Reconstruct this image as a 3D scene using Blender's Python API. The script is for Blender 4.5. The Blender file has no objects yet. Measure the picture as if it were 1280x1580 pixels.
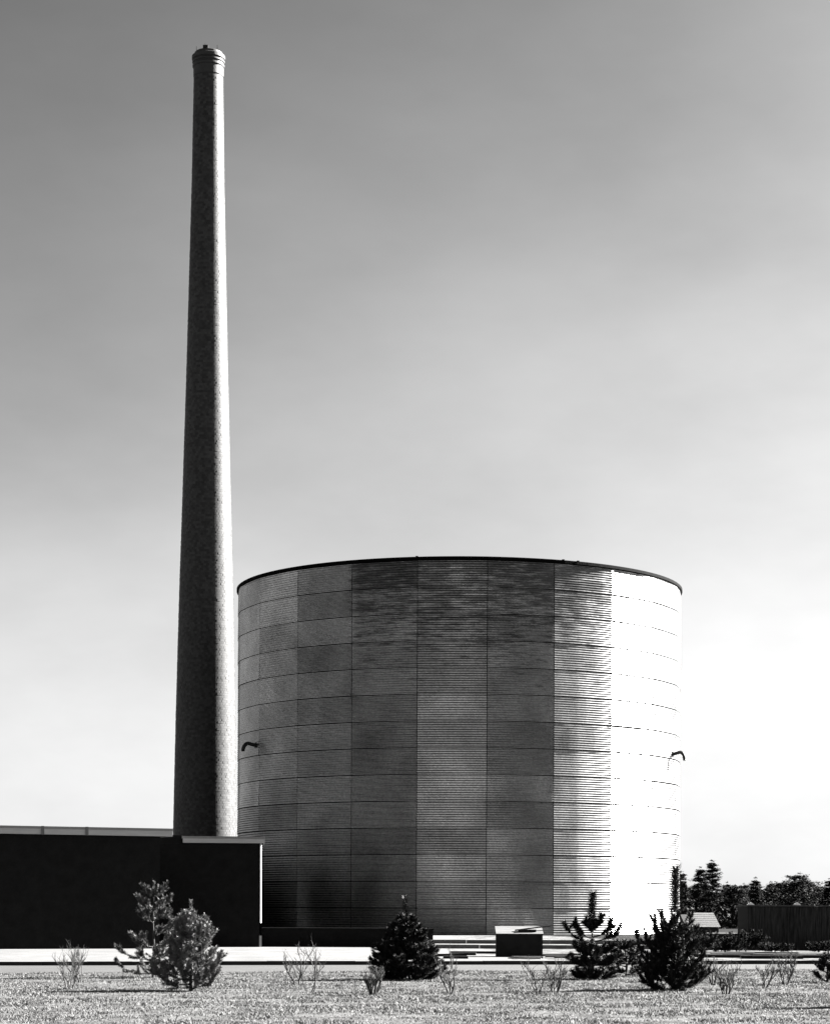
import bpy, math, random
import numpy as np
from mathutils import Vector, Matrix

random.seed(7)
rng = np.random.default_rng(7)
R_ = math.radians
scene = bpy.context.scene
COL = scene.collection

# ------------------------------------------------------------------ camera
EYE = 2.4
F = 3300.0            # focal length in pixels of the 1280 x 1580 photograph
cam_data = bpy.data.cameras.new('camera')
cam = bpy.data.objects.new('camera', cam_data)
COL.objects.link(cam)
cam.location = (0, 0, EYE)
ROLL = R_(0.25)
cam.rotation_euler = (Matrix.Rotation(-ROLL, 3, 'Y') @ Matrix.Rotation(R_(90), 3, 'X')).to_euler()
cam_data.lens = F / 1580.0 * 36.0
cam_data.sensor_width = 36.0
cam_data.shift_y = (1400 - 790) / 1580.0
cam_data.clip_start = 0.5
cam_data.clip_end = 9000
scene.camera = cam

# ------------------------------------------------------------------ light
SUN_AZ = R_(24)       # behind the pure right-hand direction
SUN_EL = R_(29)
to_sun = Vector((math.cos(SUN_AZ) * math.cos(SUN_EL), math.sin(SUN_AZ) * math.cos(SUN_EL), math.sin(SUN_EL)))
sun_data = bpy.data.lights.new('sun', 'SUN')
sun_data.energy = 5.0
sun_data.angle = R_(0.5)
sun_data.color = (1.0, 0.985, 0.965)
sun = bpy.data.objects.new('sun', sun_data)
COL.objects.link(sun)
sun.rotation_euler = (-to_sun).to_track_quat('-Z', 'Y').to_euler()

world = bpy.data.worlds.new('World')
scene.world = world
world.use_nodes = True
wn, wl = world.node_tree.nodes, world.node_tree.links
wn.clear()
w_out = wn.new('ShaderNodeOutputWorld')
w_bg = wn.new('ShaderNodeBackground')
w_bg.inputs['Strength'].default_value = 0.05
sky = wn.new('ShaderNodeTexSky')
sky.sky_type = 'NISHITA'
sky.sun_disc = False
sky.sun_elevation = SUN_EL
sky.sun_rotation = R_(90) - SUN_AZ
sky.altitude = 0
sky.air_density = 1.0
sky.dust_density = 1.3
sky.ozone_density = 1.0
# black-and-white film behind a red filter: only the red part of the sky counts
w_sep = wn.new('ShaderNodeSeparateColor')
wl.new(sky.outputs['Color'], w_sep.inputs['Color'])
def w_math(op, a, b=None, c=None):
    n = wn.new('ShaderNodeMath'); n.operation = op
    for k, q in enumerate((a, b, c)):
        if q is None: continue
        if isinstance(q, (int, float)): n.inputs[k].default_value = q
        else: wl.new(q, n.inputs[k])
    return n.outputs[0]
# film response (toe and shoulder) applied evenly to the whole sky
_p = w_math('POWER', w_math('MULTIPLY', w_sep.outputs['Red'], 1 / (5.46 * 0.508)), 2.8)
_v = w_math('SUBTRACT', 1.0, w_math('EXPONENT', w_math('MULTIPLY', _p, -1.0)))
_t = w_math('MULTIPLY', w_math('MAXIMUM', w_math('SUBTRACT', w_sep.outputs['Red'], 4.2), 0.0), 0.08)
w_gain = w_math('MULTIPLY', w_math('ADD', _v, _t), 1.73)
# thin high cloud veil
w_tc = wn.new('ShaderNodeTexCoord')
w_map = wn.new('ShaderNodeMapping'); w_map.inputs['Scale'].default_value = (1.0, 1.0, 2.2)
w_map.inputs['Rotation'].default_value = (0.0, R_(18), 0.0)
w_map.inputs['Location'].default_value = (3.1, 0.4, 0.25)
wl.new(w_tc.outputs['Generated'], w_map.inputs['Vector'])
w_noise = wn.new('ShaderNodeTexNoise')
w_noise.inputs['Scale'].default_value = 4.2
w_noise.inputs['Detail'].default_value = 6
w_noise.inputs['Roughness'].default_value = 0.55
wl.new(w_map.outputs['Vector'], w_noise.inputs['Vector'])
w_mr = wn.new('ShaderNodeMapRange')
w_mr.inputs['From Min'].default_value = 0.3; w_mr.inputs['From Max'].default_value = 0.7
w_mr.inputs['To Min'].default_value = 0.88; w_mr.inputs['To Max'].default_value = 1.16
wl.new(w_noise.outputs['Fac'], w_mr.inputs['Value'])
w_mul = wn.new('ShaderNodeMath'); w_mul.operation = 'MULTIPLY'
wl.new(w_gain, w_mul.inputs[0]); wl.new(w_mr.outputs['Result'], w_mul.inputs[1])
wl.new(w_mul.outputs[0], w_bg.inputs['Color'])
wl.new(w_bg.outputs[0], w_out.inputs['Surface'])

scene.view_settings.view_transform = 'Standard'
scene.view_settings.look = 'None'
scene.view_settings.gamma = 1.0
scene.view_settings.use_curve_mapping = False
scene.view_settings.exposure = 3.4
scene.render.engine = 'CYCLES'
scene.cycles.max_bounces = 6

# ------------------------------------------------------------------ helpers
def at(px, z, y=0.0):
    """ground point seen near image column px at distance z (metres from the camera)"""
    return Vector(((px - 640) / F * z, z, y))

def mk_nodes(name):
    m = bpy.data.materials.new(name)
    m.use_nodes = True
    nt = m.node_tree
    b = nt.nodes['Principled BSDF']
    return m, nt, b

def grey(nt, a, b, fac):
    mr = nt.nodes.new('ShaderNodeMapRange')
    mr.inputs['To Min'].default_value = a
    mr.inputs['To Max'].default_value = b
    nt.links.new(fac, mr.inputs['Value'])
    return mr

def plain(name, lo, hi, rough=0.8, metal=0.0, scale=3.0, stretch=(1, 1, 1), bump=0.0, bscale=40.0, spec=0.3):
    m, nt, b = mk_nodes(name)
    geo = nt.nodes.new('ShaderNodeNewGeometry')
    mp = nt.nodes.new('ShaderNodeMapping'); mp.inputs['Scale'].default_value = stretch
    nt.links.new(geo.outputs['Position'], mp.inputs['Vector'])
    n = nt.nodes.new('ShaderNodeTexNoise')
    n.inputs['Scale'].default_value = scale; n.inputs['Detail'].default_value = 6; n.inputs['Roughness'].default_value = 0.65
    nt.links.new(mp.outputs['Vector'], n.inputs['Vector'])
    g = grey(nt, lo, hi, n.outputs['Fac'])
    g.inputs['From Min'].default_value = 0.3; g.inputs['From Max'].default_value = 0.7
    nt.links.new(g.outputs['Result'], b.inputs['Base Color'])
    b.inputs['Roughness'].default_value = rough
    b.inputs['Metallic'].default_value = metal
    b.inputs['Specular IOR Level'].default_value = spec
    if bump > 0:
        n2 = nt.nodes.new('ShaderNodeTexNoise'); n2.inputs['Scale'].default_value = bscale; n2.inputs['Detail'].default_value = 5
        nt.links.new(mp.outputs['Vector'], n2.inputs['Vector'])
        bp = nt.nodes.new('ShaderNodeBump'); bp.inputs['Strength'].default_value = bump; bp.inputs['Distance'].default_value = 0.05
        nt.links.new(n2.outputs['Fac'], bp.inputs['Height'])
        nt.links.new(bp.outputs['Normal'], b.inputs['Normal'])
    return m

class MB:
    def __init__(s): s.v = []; s.f = []
    def box(s, x0, x1, y0, y1, z0, z1, M=None):
        n = len(s.v)
        pts = [Vector(p) for p in ((x0,y0,z0),(x1,y0,z0),(x1,y1,z0),(x0,y1,z0),(x0,y0,z1),(x1,y0,z1),(x1,y1,z1),(x0,y1,z1))]
        if M is not None: pts = [M @ p for p in pts]
        s.v += [tuple(p) for p in pts]
        s.f += [(n,n+3,n+2,n+1),(n+4,n+5,n+6,n+7),(n,n+1,n+5,n+4),(n+1,n+2,n+6,n+5),(n+2,n+3,n+7,n+6),(n+3,n,n+4,n+7)]
        return s
    def prism(s, poly, z0, z1):
        """vertical prism over a plan polygon (counter-clockwise)"""
        n = len(s.v); k = len(poly)
        s.v += [(p[0], p[1], z0) for p in poly] + [(p[0], p[1], z1) for p in poly]
        s.f.append(tuple(range(n + k - 1, n - 1, -1))); s.f.append(tuple(range(n + k, n + 2 * k)))
        for i in range(k):
            j = (i + 1) % k
            s.f.append((n + i, n + j, n + k + j, n + k + i))
        return s
    def tube(s, pts, radii, seg=6, cap=True):
        pts = [Vector(p) for p in pts]
        n0 = len(s.v)
        for i, p in enumerate(pts):
            d = (pts[min(i + 1, len(pts) - 1)] - pts[max(i - 1, 0)]).normalized()
            u = d.cross(Vector((0, 0, 1)))
            if u.length < 0.05: u = d.cross(Vector((0, 1, 0)))
            u.normalize(); w = d.cross(u)
            r = radii[i] if hasattr(radii, '__len__') else radii
            for k in range(seg):
                a = 2 * math.pi * k / seg
                s.v.append(tuple(p + (u * math.cos(a) + w * math.sin(a)) * r))
        for i in range(len(pts) - 1):
            for k in range(seg):
                a, b = n0 + i * seg + k, n0 + i * seg + (k + 1) % seg
                s.f.append((a, b, b + seg, a + seg))
        if cap:
            s.f.append(tuple(n0 + k for k in range(seg)))
            e = n0 + (len(pts) - 1) * seg
            s.f.append(tuple(e + k for k in reversed(range(seg))))
        return s
    def lathe(s, prof, seg=64, closed=False):
        """prof: list of (r, z)"""
        n0 = len(s.v); k = len(prof)
        for i in range(seg):
            a = 2 * math.pi * i / seg
            for r, z in prof: s.v.append((r * math.cos(a), r * math.sin(a), z))
        for i in range(seg):
            j = (i + 1) % seg
            for q in range(k - 1 + (1 if closed else 0)):
                q2 = (q + 1) % k
                s.f.append((n0 + i * k + q, n0 + j * k + q, n0 + j * k + q2, n0 + i * k + q2))
        return s
    def mesh(s, name, m, smooth=False):
        me = bpy.data.meshes.new(name)
        me.from_pydata(s.v, [], s.f)
        me.materials.append(m)
        if smooth: me.polygons.foreach_set('use_smooth', [True] * len(me.polygons))
        me.update()
        return me
    def build(s, name, m, parent=None, smooth=False, loc=None):
        return link(name, s.mesh(name, m, smooth), parent, loc)

def link(name, me, parent=None, loc=None):
    o = bpy.data.objects.new(name, me)
    COL.objects.link(o)
    if parent: o.parent = parent
    if loc is not None: o.location = loc
    return o

def thing(name, label, cat, loc=(0, 0, 0), rz=0.0, group=None):
    o = bpy.data.objects.new(name, None)
    COL.objects.link(o)
    o.location = loc; o.rotation_euler = (0, 0, rz)
    return tag(o, label, cat, group)

def tag(o, label=None, cat=None, group=None, kind=None):
    if label: o['label'] = label
    if cat: o['category'] = cat
    if group: o['group'] = group
    if kind: o['kind'] = kind
    return o

def np_mesh(name, verts, faces, m, smooth=False):
    """verts (n,3); faces (m,k) with constant k"""
    me = bpy.data.meshes.new(name)
    nv, nf, k = len(verts), len(faces), faces.shape[1]
    me.vertices.add(nv); me.vertices.foreach_set('co', np.ascontiguousarray(verts, dtype=np.float32).ravel())
    me.loops.add(nf * k); me.loops.foreach_set('vertex_index', np.ascontiguousarray(faces, dtype=np.int32).ravel())
    me.polygons.add(nf)
    me.polygons.foreach_set('loop_start', np.arange(0, nf * k, k, dtype=np.int32))
    me.materials.append(m)
    me.update(calc_edges=True)
    me.polygons.foreach_set('use_smooth', [smooth] * nf)
    me.validate()
    return me

# ------------------------------------------------------------------ materials
M = {}
M['ground'] = plain('far_ground', 0.008, 0.02, 0.95, scale=0.2, bump=0.4, bscale=3)
M['yard'] = plain('pale_gravel', 0.08, 0.15, 0.95, scale=0.9, stretch=(0.35, 1.2, 1), bump=0.8, bscale=9)
def yard_mat():
    m = plain('pale_gravel_yard', 0.045, 0.125, 0.95, scale=1.4, stretch=(0.35, 0.8, 1), bump=0.8, bscale=9)
    nt = m.node_tree; b = nt.nodes['Principled BSDF']; geo = nt.nodes.new('ShaderNodeNewGeometry')
    src = b.inputs['Base Color'].links[0].from_socket
    mp = nt.nodes.new('ShaderNodeMapping'); mp.inputs['Scale'].default_value = (0.5, 0.35, 1)
    nt.links.new(geo.outputs['Position'], mp.inputs['Vector'])
    n = nt.nodes.new('ShaderNodeTexNoise'); n.inputs['Scale'].default_value = 1.6; n.inputs['Detail'].default_value = 7; n.inputs['Roughness'].default_value = 0.7
    nt.links.new(mp.outputs['Vector'], n.inputs['Vector'])
    sep = nt.nodes.new('ShaderNodeSeparateXYZ'); nt.links.new(geo.outputs['Position'], sep.inputs[0])
    xr = nt.nodes.new('ShaderNodeMapRange'); xr.inputs['From Min'].default_value = -1; xr.inputs['From Max'].default_value = 6
    xr.inputs['To Min'].default_value = -0.12; xr.inputs['To Max'].default_value = 0.085
    nt.links.new(sep.outputs['X'], xr.inputs['Value'])
    ad = nt.nodes.new('ShaderNodeMath'); ad.operation = 'ADD'
    nt.links.new(n.outputs['Fac'], ad.inputs[0]); nt.links.new(xr.outputs[0], ad.inputs[1])
    g = grey(nt, 1.0, 0.12, ad.outputs[0]); g.inputs['From Min'].default_value = 0.56; g.inputs['From Max'].default_value = 0.62
    mu = nt.nodes.new('ShaderNodeMath'); mu.operation = 'MULTIPLY'
    nt.links.new(src, mu.inputs[0]); nt.links.new(g.outputs['Result'], mu.inputs[1])
    nt.links.new(mu.outputs[0], b.inputs['Base Color'])
    return m
M['yard'] = yard_mat()
M['road'] = plain('worn_road', 0.028, 0.05, 0.9, scale=1.3, stretch=(0.3, 1, 1), bump=0.5, bscale=25)
M['kerb'] = plain('kerb_concrete', 0.006, 0.02, 0.9, scale=2.0, bump=0.3, bscale=20)
M['concrete'] = plain('pale_concrete', 0.08, 0.14, 0.9, scale=1.5, bump=0.3, bscale=12)
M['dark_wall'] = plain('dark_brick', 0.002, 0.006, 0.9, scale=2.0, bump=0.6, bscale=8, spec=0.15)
M['fascia_light'] = plain('painted_fascia', 0.26, 0.33, 0.6, scale=2.5, stretch=(0.4, 0.4, 3))
M['fascia_dark'] = plain('roof_edge_metal', 0.13, 0.17, 0.5, scale=2.5)
M['strap'] = plain('joint_cover', 0.07, 0.1, 0.6)
M['roofing'] = plain('tar_roof', 0.01, 0.03, 0.9, scale=1.0)
M['glass'] = plain('dark_pane', 0.004, 0.01, 0.3, spec=0.1)
M['white_metal'] = plain('white_pipe', 0.7, 0.8, 0.5)
M['tar'] = plain('black_tar_edge', 0.001, 0.003, 0.9, scale=3, bump=0.4, bscale=6, spec=0.05)
M['core'] = plain('tank_inner_shell', 0.002, 0.004, 0.9, spec=0.05)
M['pipe'] = plain('dark_steel_pipe', 0.006, 0.012, 0.5)
M['mortar'] = plain('chimney_mortar', 0.02, 0.03, 0.7, scale=2)
M['board'] = plain('weathered_board', 0.006, 0.05, 0.9, scale=2.2, stretch=(6, 6, 0.5), bump=0.4, bscale=12, spec=0.1)
M['plank'] = plain('pale_plank', 0.06, 0.14, 0.85, scale=3, stretch=(0.6, 4, 4))
M['dark_plank'] = plain('creosoted_plank', 0.003, 0.01, 0.9, scale=3)
M['shingle'] = plain('pale_roof_sheet', 0.035, 0.08, 0.8, scale=3, stretch=(1, 4, 4), bump=0.4)
M['bark'] = plain('bark', 0.015, 0.04, 0.95, scale=15, bump=0.5)
M['twig'] = plain('twig_bark', 0.02, 0.06, 0.9, scale=20)

def foliage(name, lo, hi, rough=0.5, spec=0.4, trans=0.0):
    m, nt, b = mk_nodes(name)
    geo = nt.nodes.new('ShaderNodeNewGeometry')
    g = grey(nt, lo, hi, geo.outputs['Random Per Island'])
    nt.links.new(g.outputs['Result'], b.inputs['Base Color'])
    b.inputs['Roughness'].default_value = rough
    b.inputs['Specular IOR Level'].default_value = spec
    return m
M['needle'] = foliage('dark_pine_needle', 0.006, 0.022, 0.55, 0.2)
M['pale_needle'] = foliage('pale_pine_needle', 0.004, 0.25, 0.5, 0.4)
M['mid_needle'] = foliage('grey_pine_needle', 0.003, 0.11, 0.5, 0.35)
M['far_needle'] = foliage('distant_foliage', 0.002, 0.006, 0.7, 0.1)
M['grass'] = foliage('dry_grass_blade', 0.08, 0.135, 0.7, 0.2)
M['brick'] = foliage('radial_brick', 0.012, 0.045, 0.62, 0.42)

# lawn earth; its dark patches also stand in for shadow streaks
def lawn_mat():
    m, nt, b = mk_nodes('winter_lawn')
    geo = nt.nodes.new('ShaderNodeNewGeometry')
    n1 = nt.nodes.new('ShaderNodeTexNoise'); n1.inputs['Scale'].default_value = 0.9; n1.inputs['Detail'].default_value = 8; n1.inputs['Roughness'].default_value = 0.7
    n2 = nt.nodes.new('ShaderNodeTexNoise'); n2.inputs['Scale'].default_value = 9; n2.inputs['Detail'].default_value = 6
    nt.links.new(geo.outputs['Position'], n1.inputs['Vector']); nt.links.new(geo.outputs['Position'], n2.inputs['Vector'])
    a = grey(nt, 0.02, 0.10, n1.outputs['Fac']); a.inputs['From Min'].default_value = 0.35; a.inputs['From Max'].default_value = 0.65
    c = grey(nt, 0.5, 1.45, n2.outputs['Fac']); c.inputs['From Min'].default_value = 0.3; c.inputs['From Max'].default_value = 0.7
    mu = nt.nodes.new('ShaderNodeMath'); mu.operation = 'MULTIPLY'
    nt.links.new(a.outputs['Result'], mu.inputs[0]); nt.links.new(c.outputs['Result'], mu.inputs[1])
    nt.links.new(mu.outputs[0], b.inputs['Base Color'])
    b.inputs['Roughness'].default_value = 0.95; b.inputs['Specular IOR Level'].default_value = 0.1
    bp = nt.nodes.new('ShaderNodeBump'); bp.inputs['Strength'].default_value = 1.0; bp.inputs['Distance'].default_value = 0.08
    nt.links.new(n2.outputs['Fac'], bp.inputs['Height']); nt.links.new(bp.outputs['Normal'], b.inputs['Normal'])
    return m
M['lawn'] = lawn_mat()

TANK = Vector((3.9, 195.7, 0.14))
TR = 20.15
TH = 30.8

def metal_mat():
    """weathered galvanised siding: tone by sheet, sooty streaks that run along the corrugations"""
    m, nt, b = mk_nodes('galvanised_siding')
    N, L = nt.nodes, nt.links
    geo = N.new('ShaderNodeNewGeometry'); oi = N.new('ShaderNodeObjectInfo')
    base = grey(nt, 0.30, 0.50, oi.outputs['Random'])
    mp = N.new('ShaderNodeMapping'); mp.inputs['Scale'].default_value = (0.55, 0.55, 3.8)
    L.new(geo.outputs['Position'], mp.inputs['Vector'])
    n1 = N.new('ShaderNodeTexNoise'); n1.inputs['Scale'].default_value = 1.0; n1.inputs['Detail'].default_value = 8; n1.inputs['Roughness'].default_value = 0.72
    L.new(mp.outputs['Vector'], n1.inputs['Vector'])
    n2 = N.new('ShaderNodeTexNoise'); n2.inputs['Scale'].default_value = 0.33; n2.inputs['Detail'].default_value = 5
    L.new(geo.outputs['Position'], n2.inputs['Vector'])
    n3 = N.new('ShaderNodeTexNoise'); n3.inputs['Scale'].default_value = 5; n3.inputs['Detail'].default_value = 6; n3.inputs['Roughness'].default_value = 0.8
    L.new(geo.outputs['Position'], n3.inputs['Vector'])
    # blotches
    bl = grey(nt, 0.74, 1.2, n2.outputs['Fac']); bl.inputs['From Min'].default_value = 0.3; bl.inputs['From Max'].default_value = 0.7
    gr = grey(nt, 0.6, 1.4, n3.outputs['Fac']); gr.inputs['From Min'].default_value = 0.3; gr.inputs['From Max'].default_value = 0.7
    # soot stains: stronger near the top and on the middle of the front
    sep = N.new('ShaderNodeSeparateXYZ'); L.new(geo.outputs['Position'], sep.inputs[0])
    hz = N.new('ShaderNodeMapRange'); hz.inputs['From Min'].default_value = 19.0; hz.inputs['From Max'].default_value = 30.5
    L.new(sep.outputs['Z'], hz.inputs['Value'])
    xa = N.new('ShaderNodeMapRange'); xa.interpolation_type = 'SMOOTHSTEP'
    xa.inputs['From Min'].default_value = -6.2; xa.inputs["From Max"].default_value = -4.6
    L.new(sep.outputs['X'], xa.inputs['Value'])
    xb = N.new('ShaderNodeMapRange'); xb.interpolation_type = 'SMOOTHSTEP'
    xb.inputs['From Min'].default_value = 24.0; xb.inputs['From Max'].default_value = 14.0  # soot span stretched to the right to dim the sunlit highlight
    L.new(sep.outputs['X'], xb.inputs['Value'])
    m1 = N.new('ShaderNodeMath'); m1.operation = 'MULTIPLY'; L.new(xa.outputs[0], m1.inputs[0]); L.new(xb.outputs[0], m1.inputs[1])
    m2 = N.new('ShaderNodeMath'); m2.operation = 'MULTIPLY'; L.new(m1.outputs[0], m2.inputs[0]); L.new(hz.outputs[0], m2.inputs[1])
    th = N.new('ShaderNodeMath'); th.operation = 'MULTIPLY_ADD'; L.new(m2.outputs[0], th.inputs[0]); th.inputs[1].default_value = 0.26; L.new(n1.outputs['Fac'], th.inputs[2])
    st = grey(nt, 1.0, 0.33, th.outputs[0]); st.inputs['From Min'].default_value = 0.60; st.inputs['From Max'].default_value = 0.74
    gm = grey(nt, 1.1, 0.85, m1.outputs[0])  # broad tone step: darker across the front span, lighter outside it
    a = base.outputs['Result']
    for q in (bl, gr, st, gm):
        mm = N.new('ShaderNodeMath'); mm.operation = 'MULTIPLY'
        L.new(a, mm.inputs[0]); L.new(q.outputs['Result'], mm.inputs[1]); a = mm.outputs[0]
    L.new(a, b.inputs['Base Color'])
    b.inputs['Metallic'].default_value = 0.92
    rr = grey(nt, 0.27, 0.3, n2.outputs['Fac']); L.new(rr.outputs['Result'], b.inputs['Roughness'])
    return m
M['siding'] = metal_mat()

# ------------------------------------------------------------------ setting
def sheet(name, poly, z, m, cuts=0):
    mb = MB(); n = len(mb.v)
    mb.v = [(p[0], p[1], z) for p in poly]; mb.f = [tuple(range(len(poly)))]
    o = mb.build(name, m); return tag(o, kind='structure')

kerb = lambda X: 89.5 + 0.23 * X
rnear = lambda X: 80.0 + 0.30 * X
XL, XR = -60, 75
sheet('ground', [(-4000, -300), (4000, -300), (4000, 7000), (-4000, 7000)], -0.012, M['ground'])
sheet('lawn', [(-90, 2), (110, 2), (XR, rnear(XR)), (XL, rnear(XL))], 0.0, M['lawn'])
sheet('road', [(XL, rnear(XL) - 0.4), (XR, rnear(XR) - 0.4), (XR, kerb(XR)), (XL, kerb(XL))], -0.006, M['road'])
# raised yard behind the kerb
mb = MB()
mb.prism([(XL, kerb(XL) + 0.3), (XR, kerb(XR) + 0.3), (XR + 25, 240), (-80, 240)], -0.5, 0.14)
tag(mb.build('yard', M['yard']), kind='structure')
M['added_dark_ground'] = plain('added_dark_earth', 0.004, 0.012, 0.95, scale=0.6, bump=0.6, bscale=4, spec=0.05)
sheet('added_dark_ground', [(-9.5, 121.6), (0.5, 121.6), (-3.0, 150), (-6, 165), (3.9, 175.5), (3.9, 215), (-60, 215), (-60, 122), (-30, 122)], 0.146, M['added_dark_ground'])  # dark ground by the tank, added to blacken its lower reflection
sheet('added_dark_ground', [(-78, 214.5), (-60, 214.5), (3.9, 214.5), (17, 139), (95, 139), (95, 239), (-78, 239)], 0.150, M['added_dark_ground'])  # mostly unseen dark ground, added to cut bounce light on the chimney
# kerb stones, one by one, each a piece of the kerb line
kr = tag(link('kerb', None), kind='structure')
ks = MB().box(0, 1.82, -0.15, 0.15, -0.2, 0.155).mesh('kerb_stone', M['kerb'])
ang = math.atan(0.23)
x = -24.0
while x < 30:
    o = link('kerb_stone', ks, kr, (x, kerb(x) + 0.15, random.uniform(-0.01, 0.008)))
    o.rotation_euler = (0, 0, ang + random.uniform(-0.004, 0.004))
    x += 1.84 * math.cos(ang)

# grass blades of the lawn
def grass():
    n = 420000
    z = 38 + (rnear(0) + 8 - 38) * rng.random(n) ** 0.8
    X = (rng.random(n) * 2 - 1) * (z * 0.205 + 1.0)
    keep = (z < rnear(X) + rng.random(n) * 0.5)
    # thin out in worn patches, which also stand in for shadow streaks
    def vnoise(x, y, sc, seed):
        g = np.random.default_rng(seed).random((256, 256)); x = x / sc + 100; y = y / sc
        xi, yi = np.floor(x).astype(int), np.floor(y).astype(int); fx, fy = x - xi, y - yi
        fx, fy = fx * fx * (3 - 2 * fx), fy * fy * (3 - 2 * fy); G = lambda a, b: g[a % 256, b % 256]
        return (G(xi, yi) * (1 - fx) + G(xi + 1, yi) * fx) * (1 - fy) + (G(xi, yi + 1) * (1 - fx) + G(xi + 1, yi + 1) * fx) * fy
    w = 0.45 * vnoise(X, z, 1.7, 1) + 0.3 * vnoise(X, z, 0.7, 2) + 0.25 * vnoise(X, z, 0.28, 3)
    keep &= rng.random(n) < np.clip((w - 0.36) * 5.0, 0.12, 1.0)
    X, z = X[keep], z[keep]; n = len(X)
    h = (0.02 + 0.05 * rng.random(n) ** 2) * (1 + 0.4 * np.sin(X * 2.1) * np.sin(z * 1.3))
    a = rng.random(n) * 2 * np.pi; wd = 0.006 + 0.009 * rng.random(n)
    ln = h * (0.3 + 0.9 * rng.random(n)); b = rng.random(n) * 2 * np.pi
    p0 = np.stack([X - np.cos(a) * wd, z - np.sin(a) * wd, np.full(n, -0.004)], 1)
    p1 = np.stack([X + np.cos(a) * wd, z + np.sin(a) * wd, np.full(n, -0.004)], 1)
    p2 = np.stack([X + np.cos(b) * ln, z + np.sin(b) * ln, h], 1)
    v = np.stack([p0, p1, p2], 1).reshape(-1, 3)
    f = np.arange(n * 3).reshape(-1, 3)
    o = link('grass', np_mesh('grass', v, f, M['grass']))
    tag(o, 'dry pale winter grass covering the lawn in the foreground', 'grass', kind='stuff')
grass()

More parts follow.
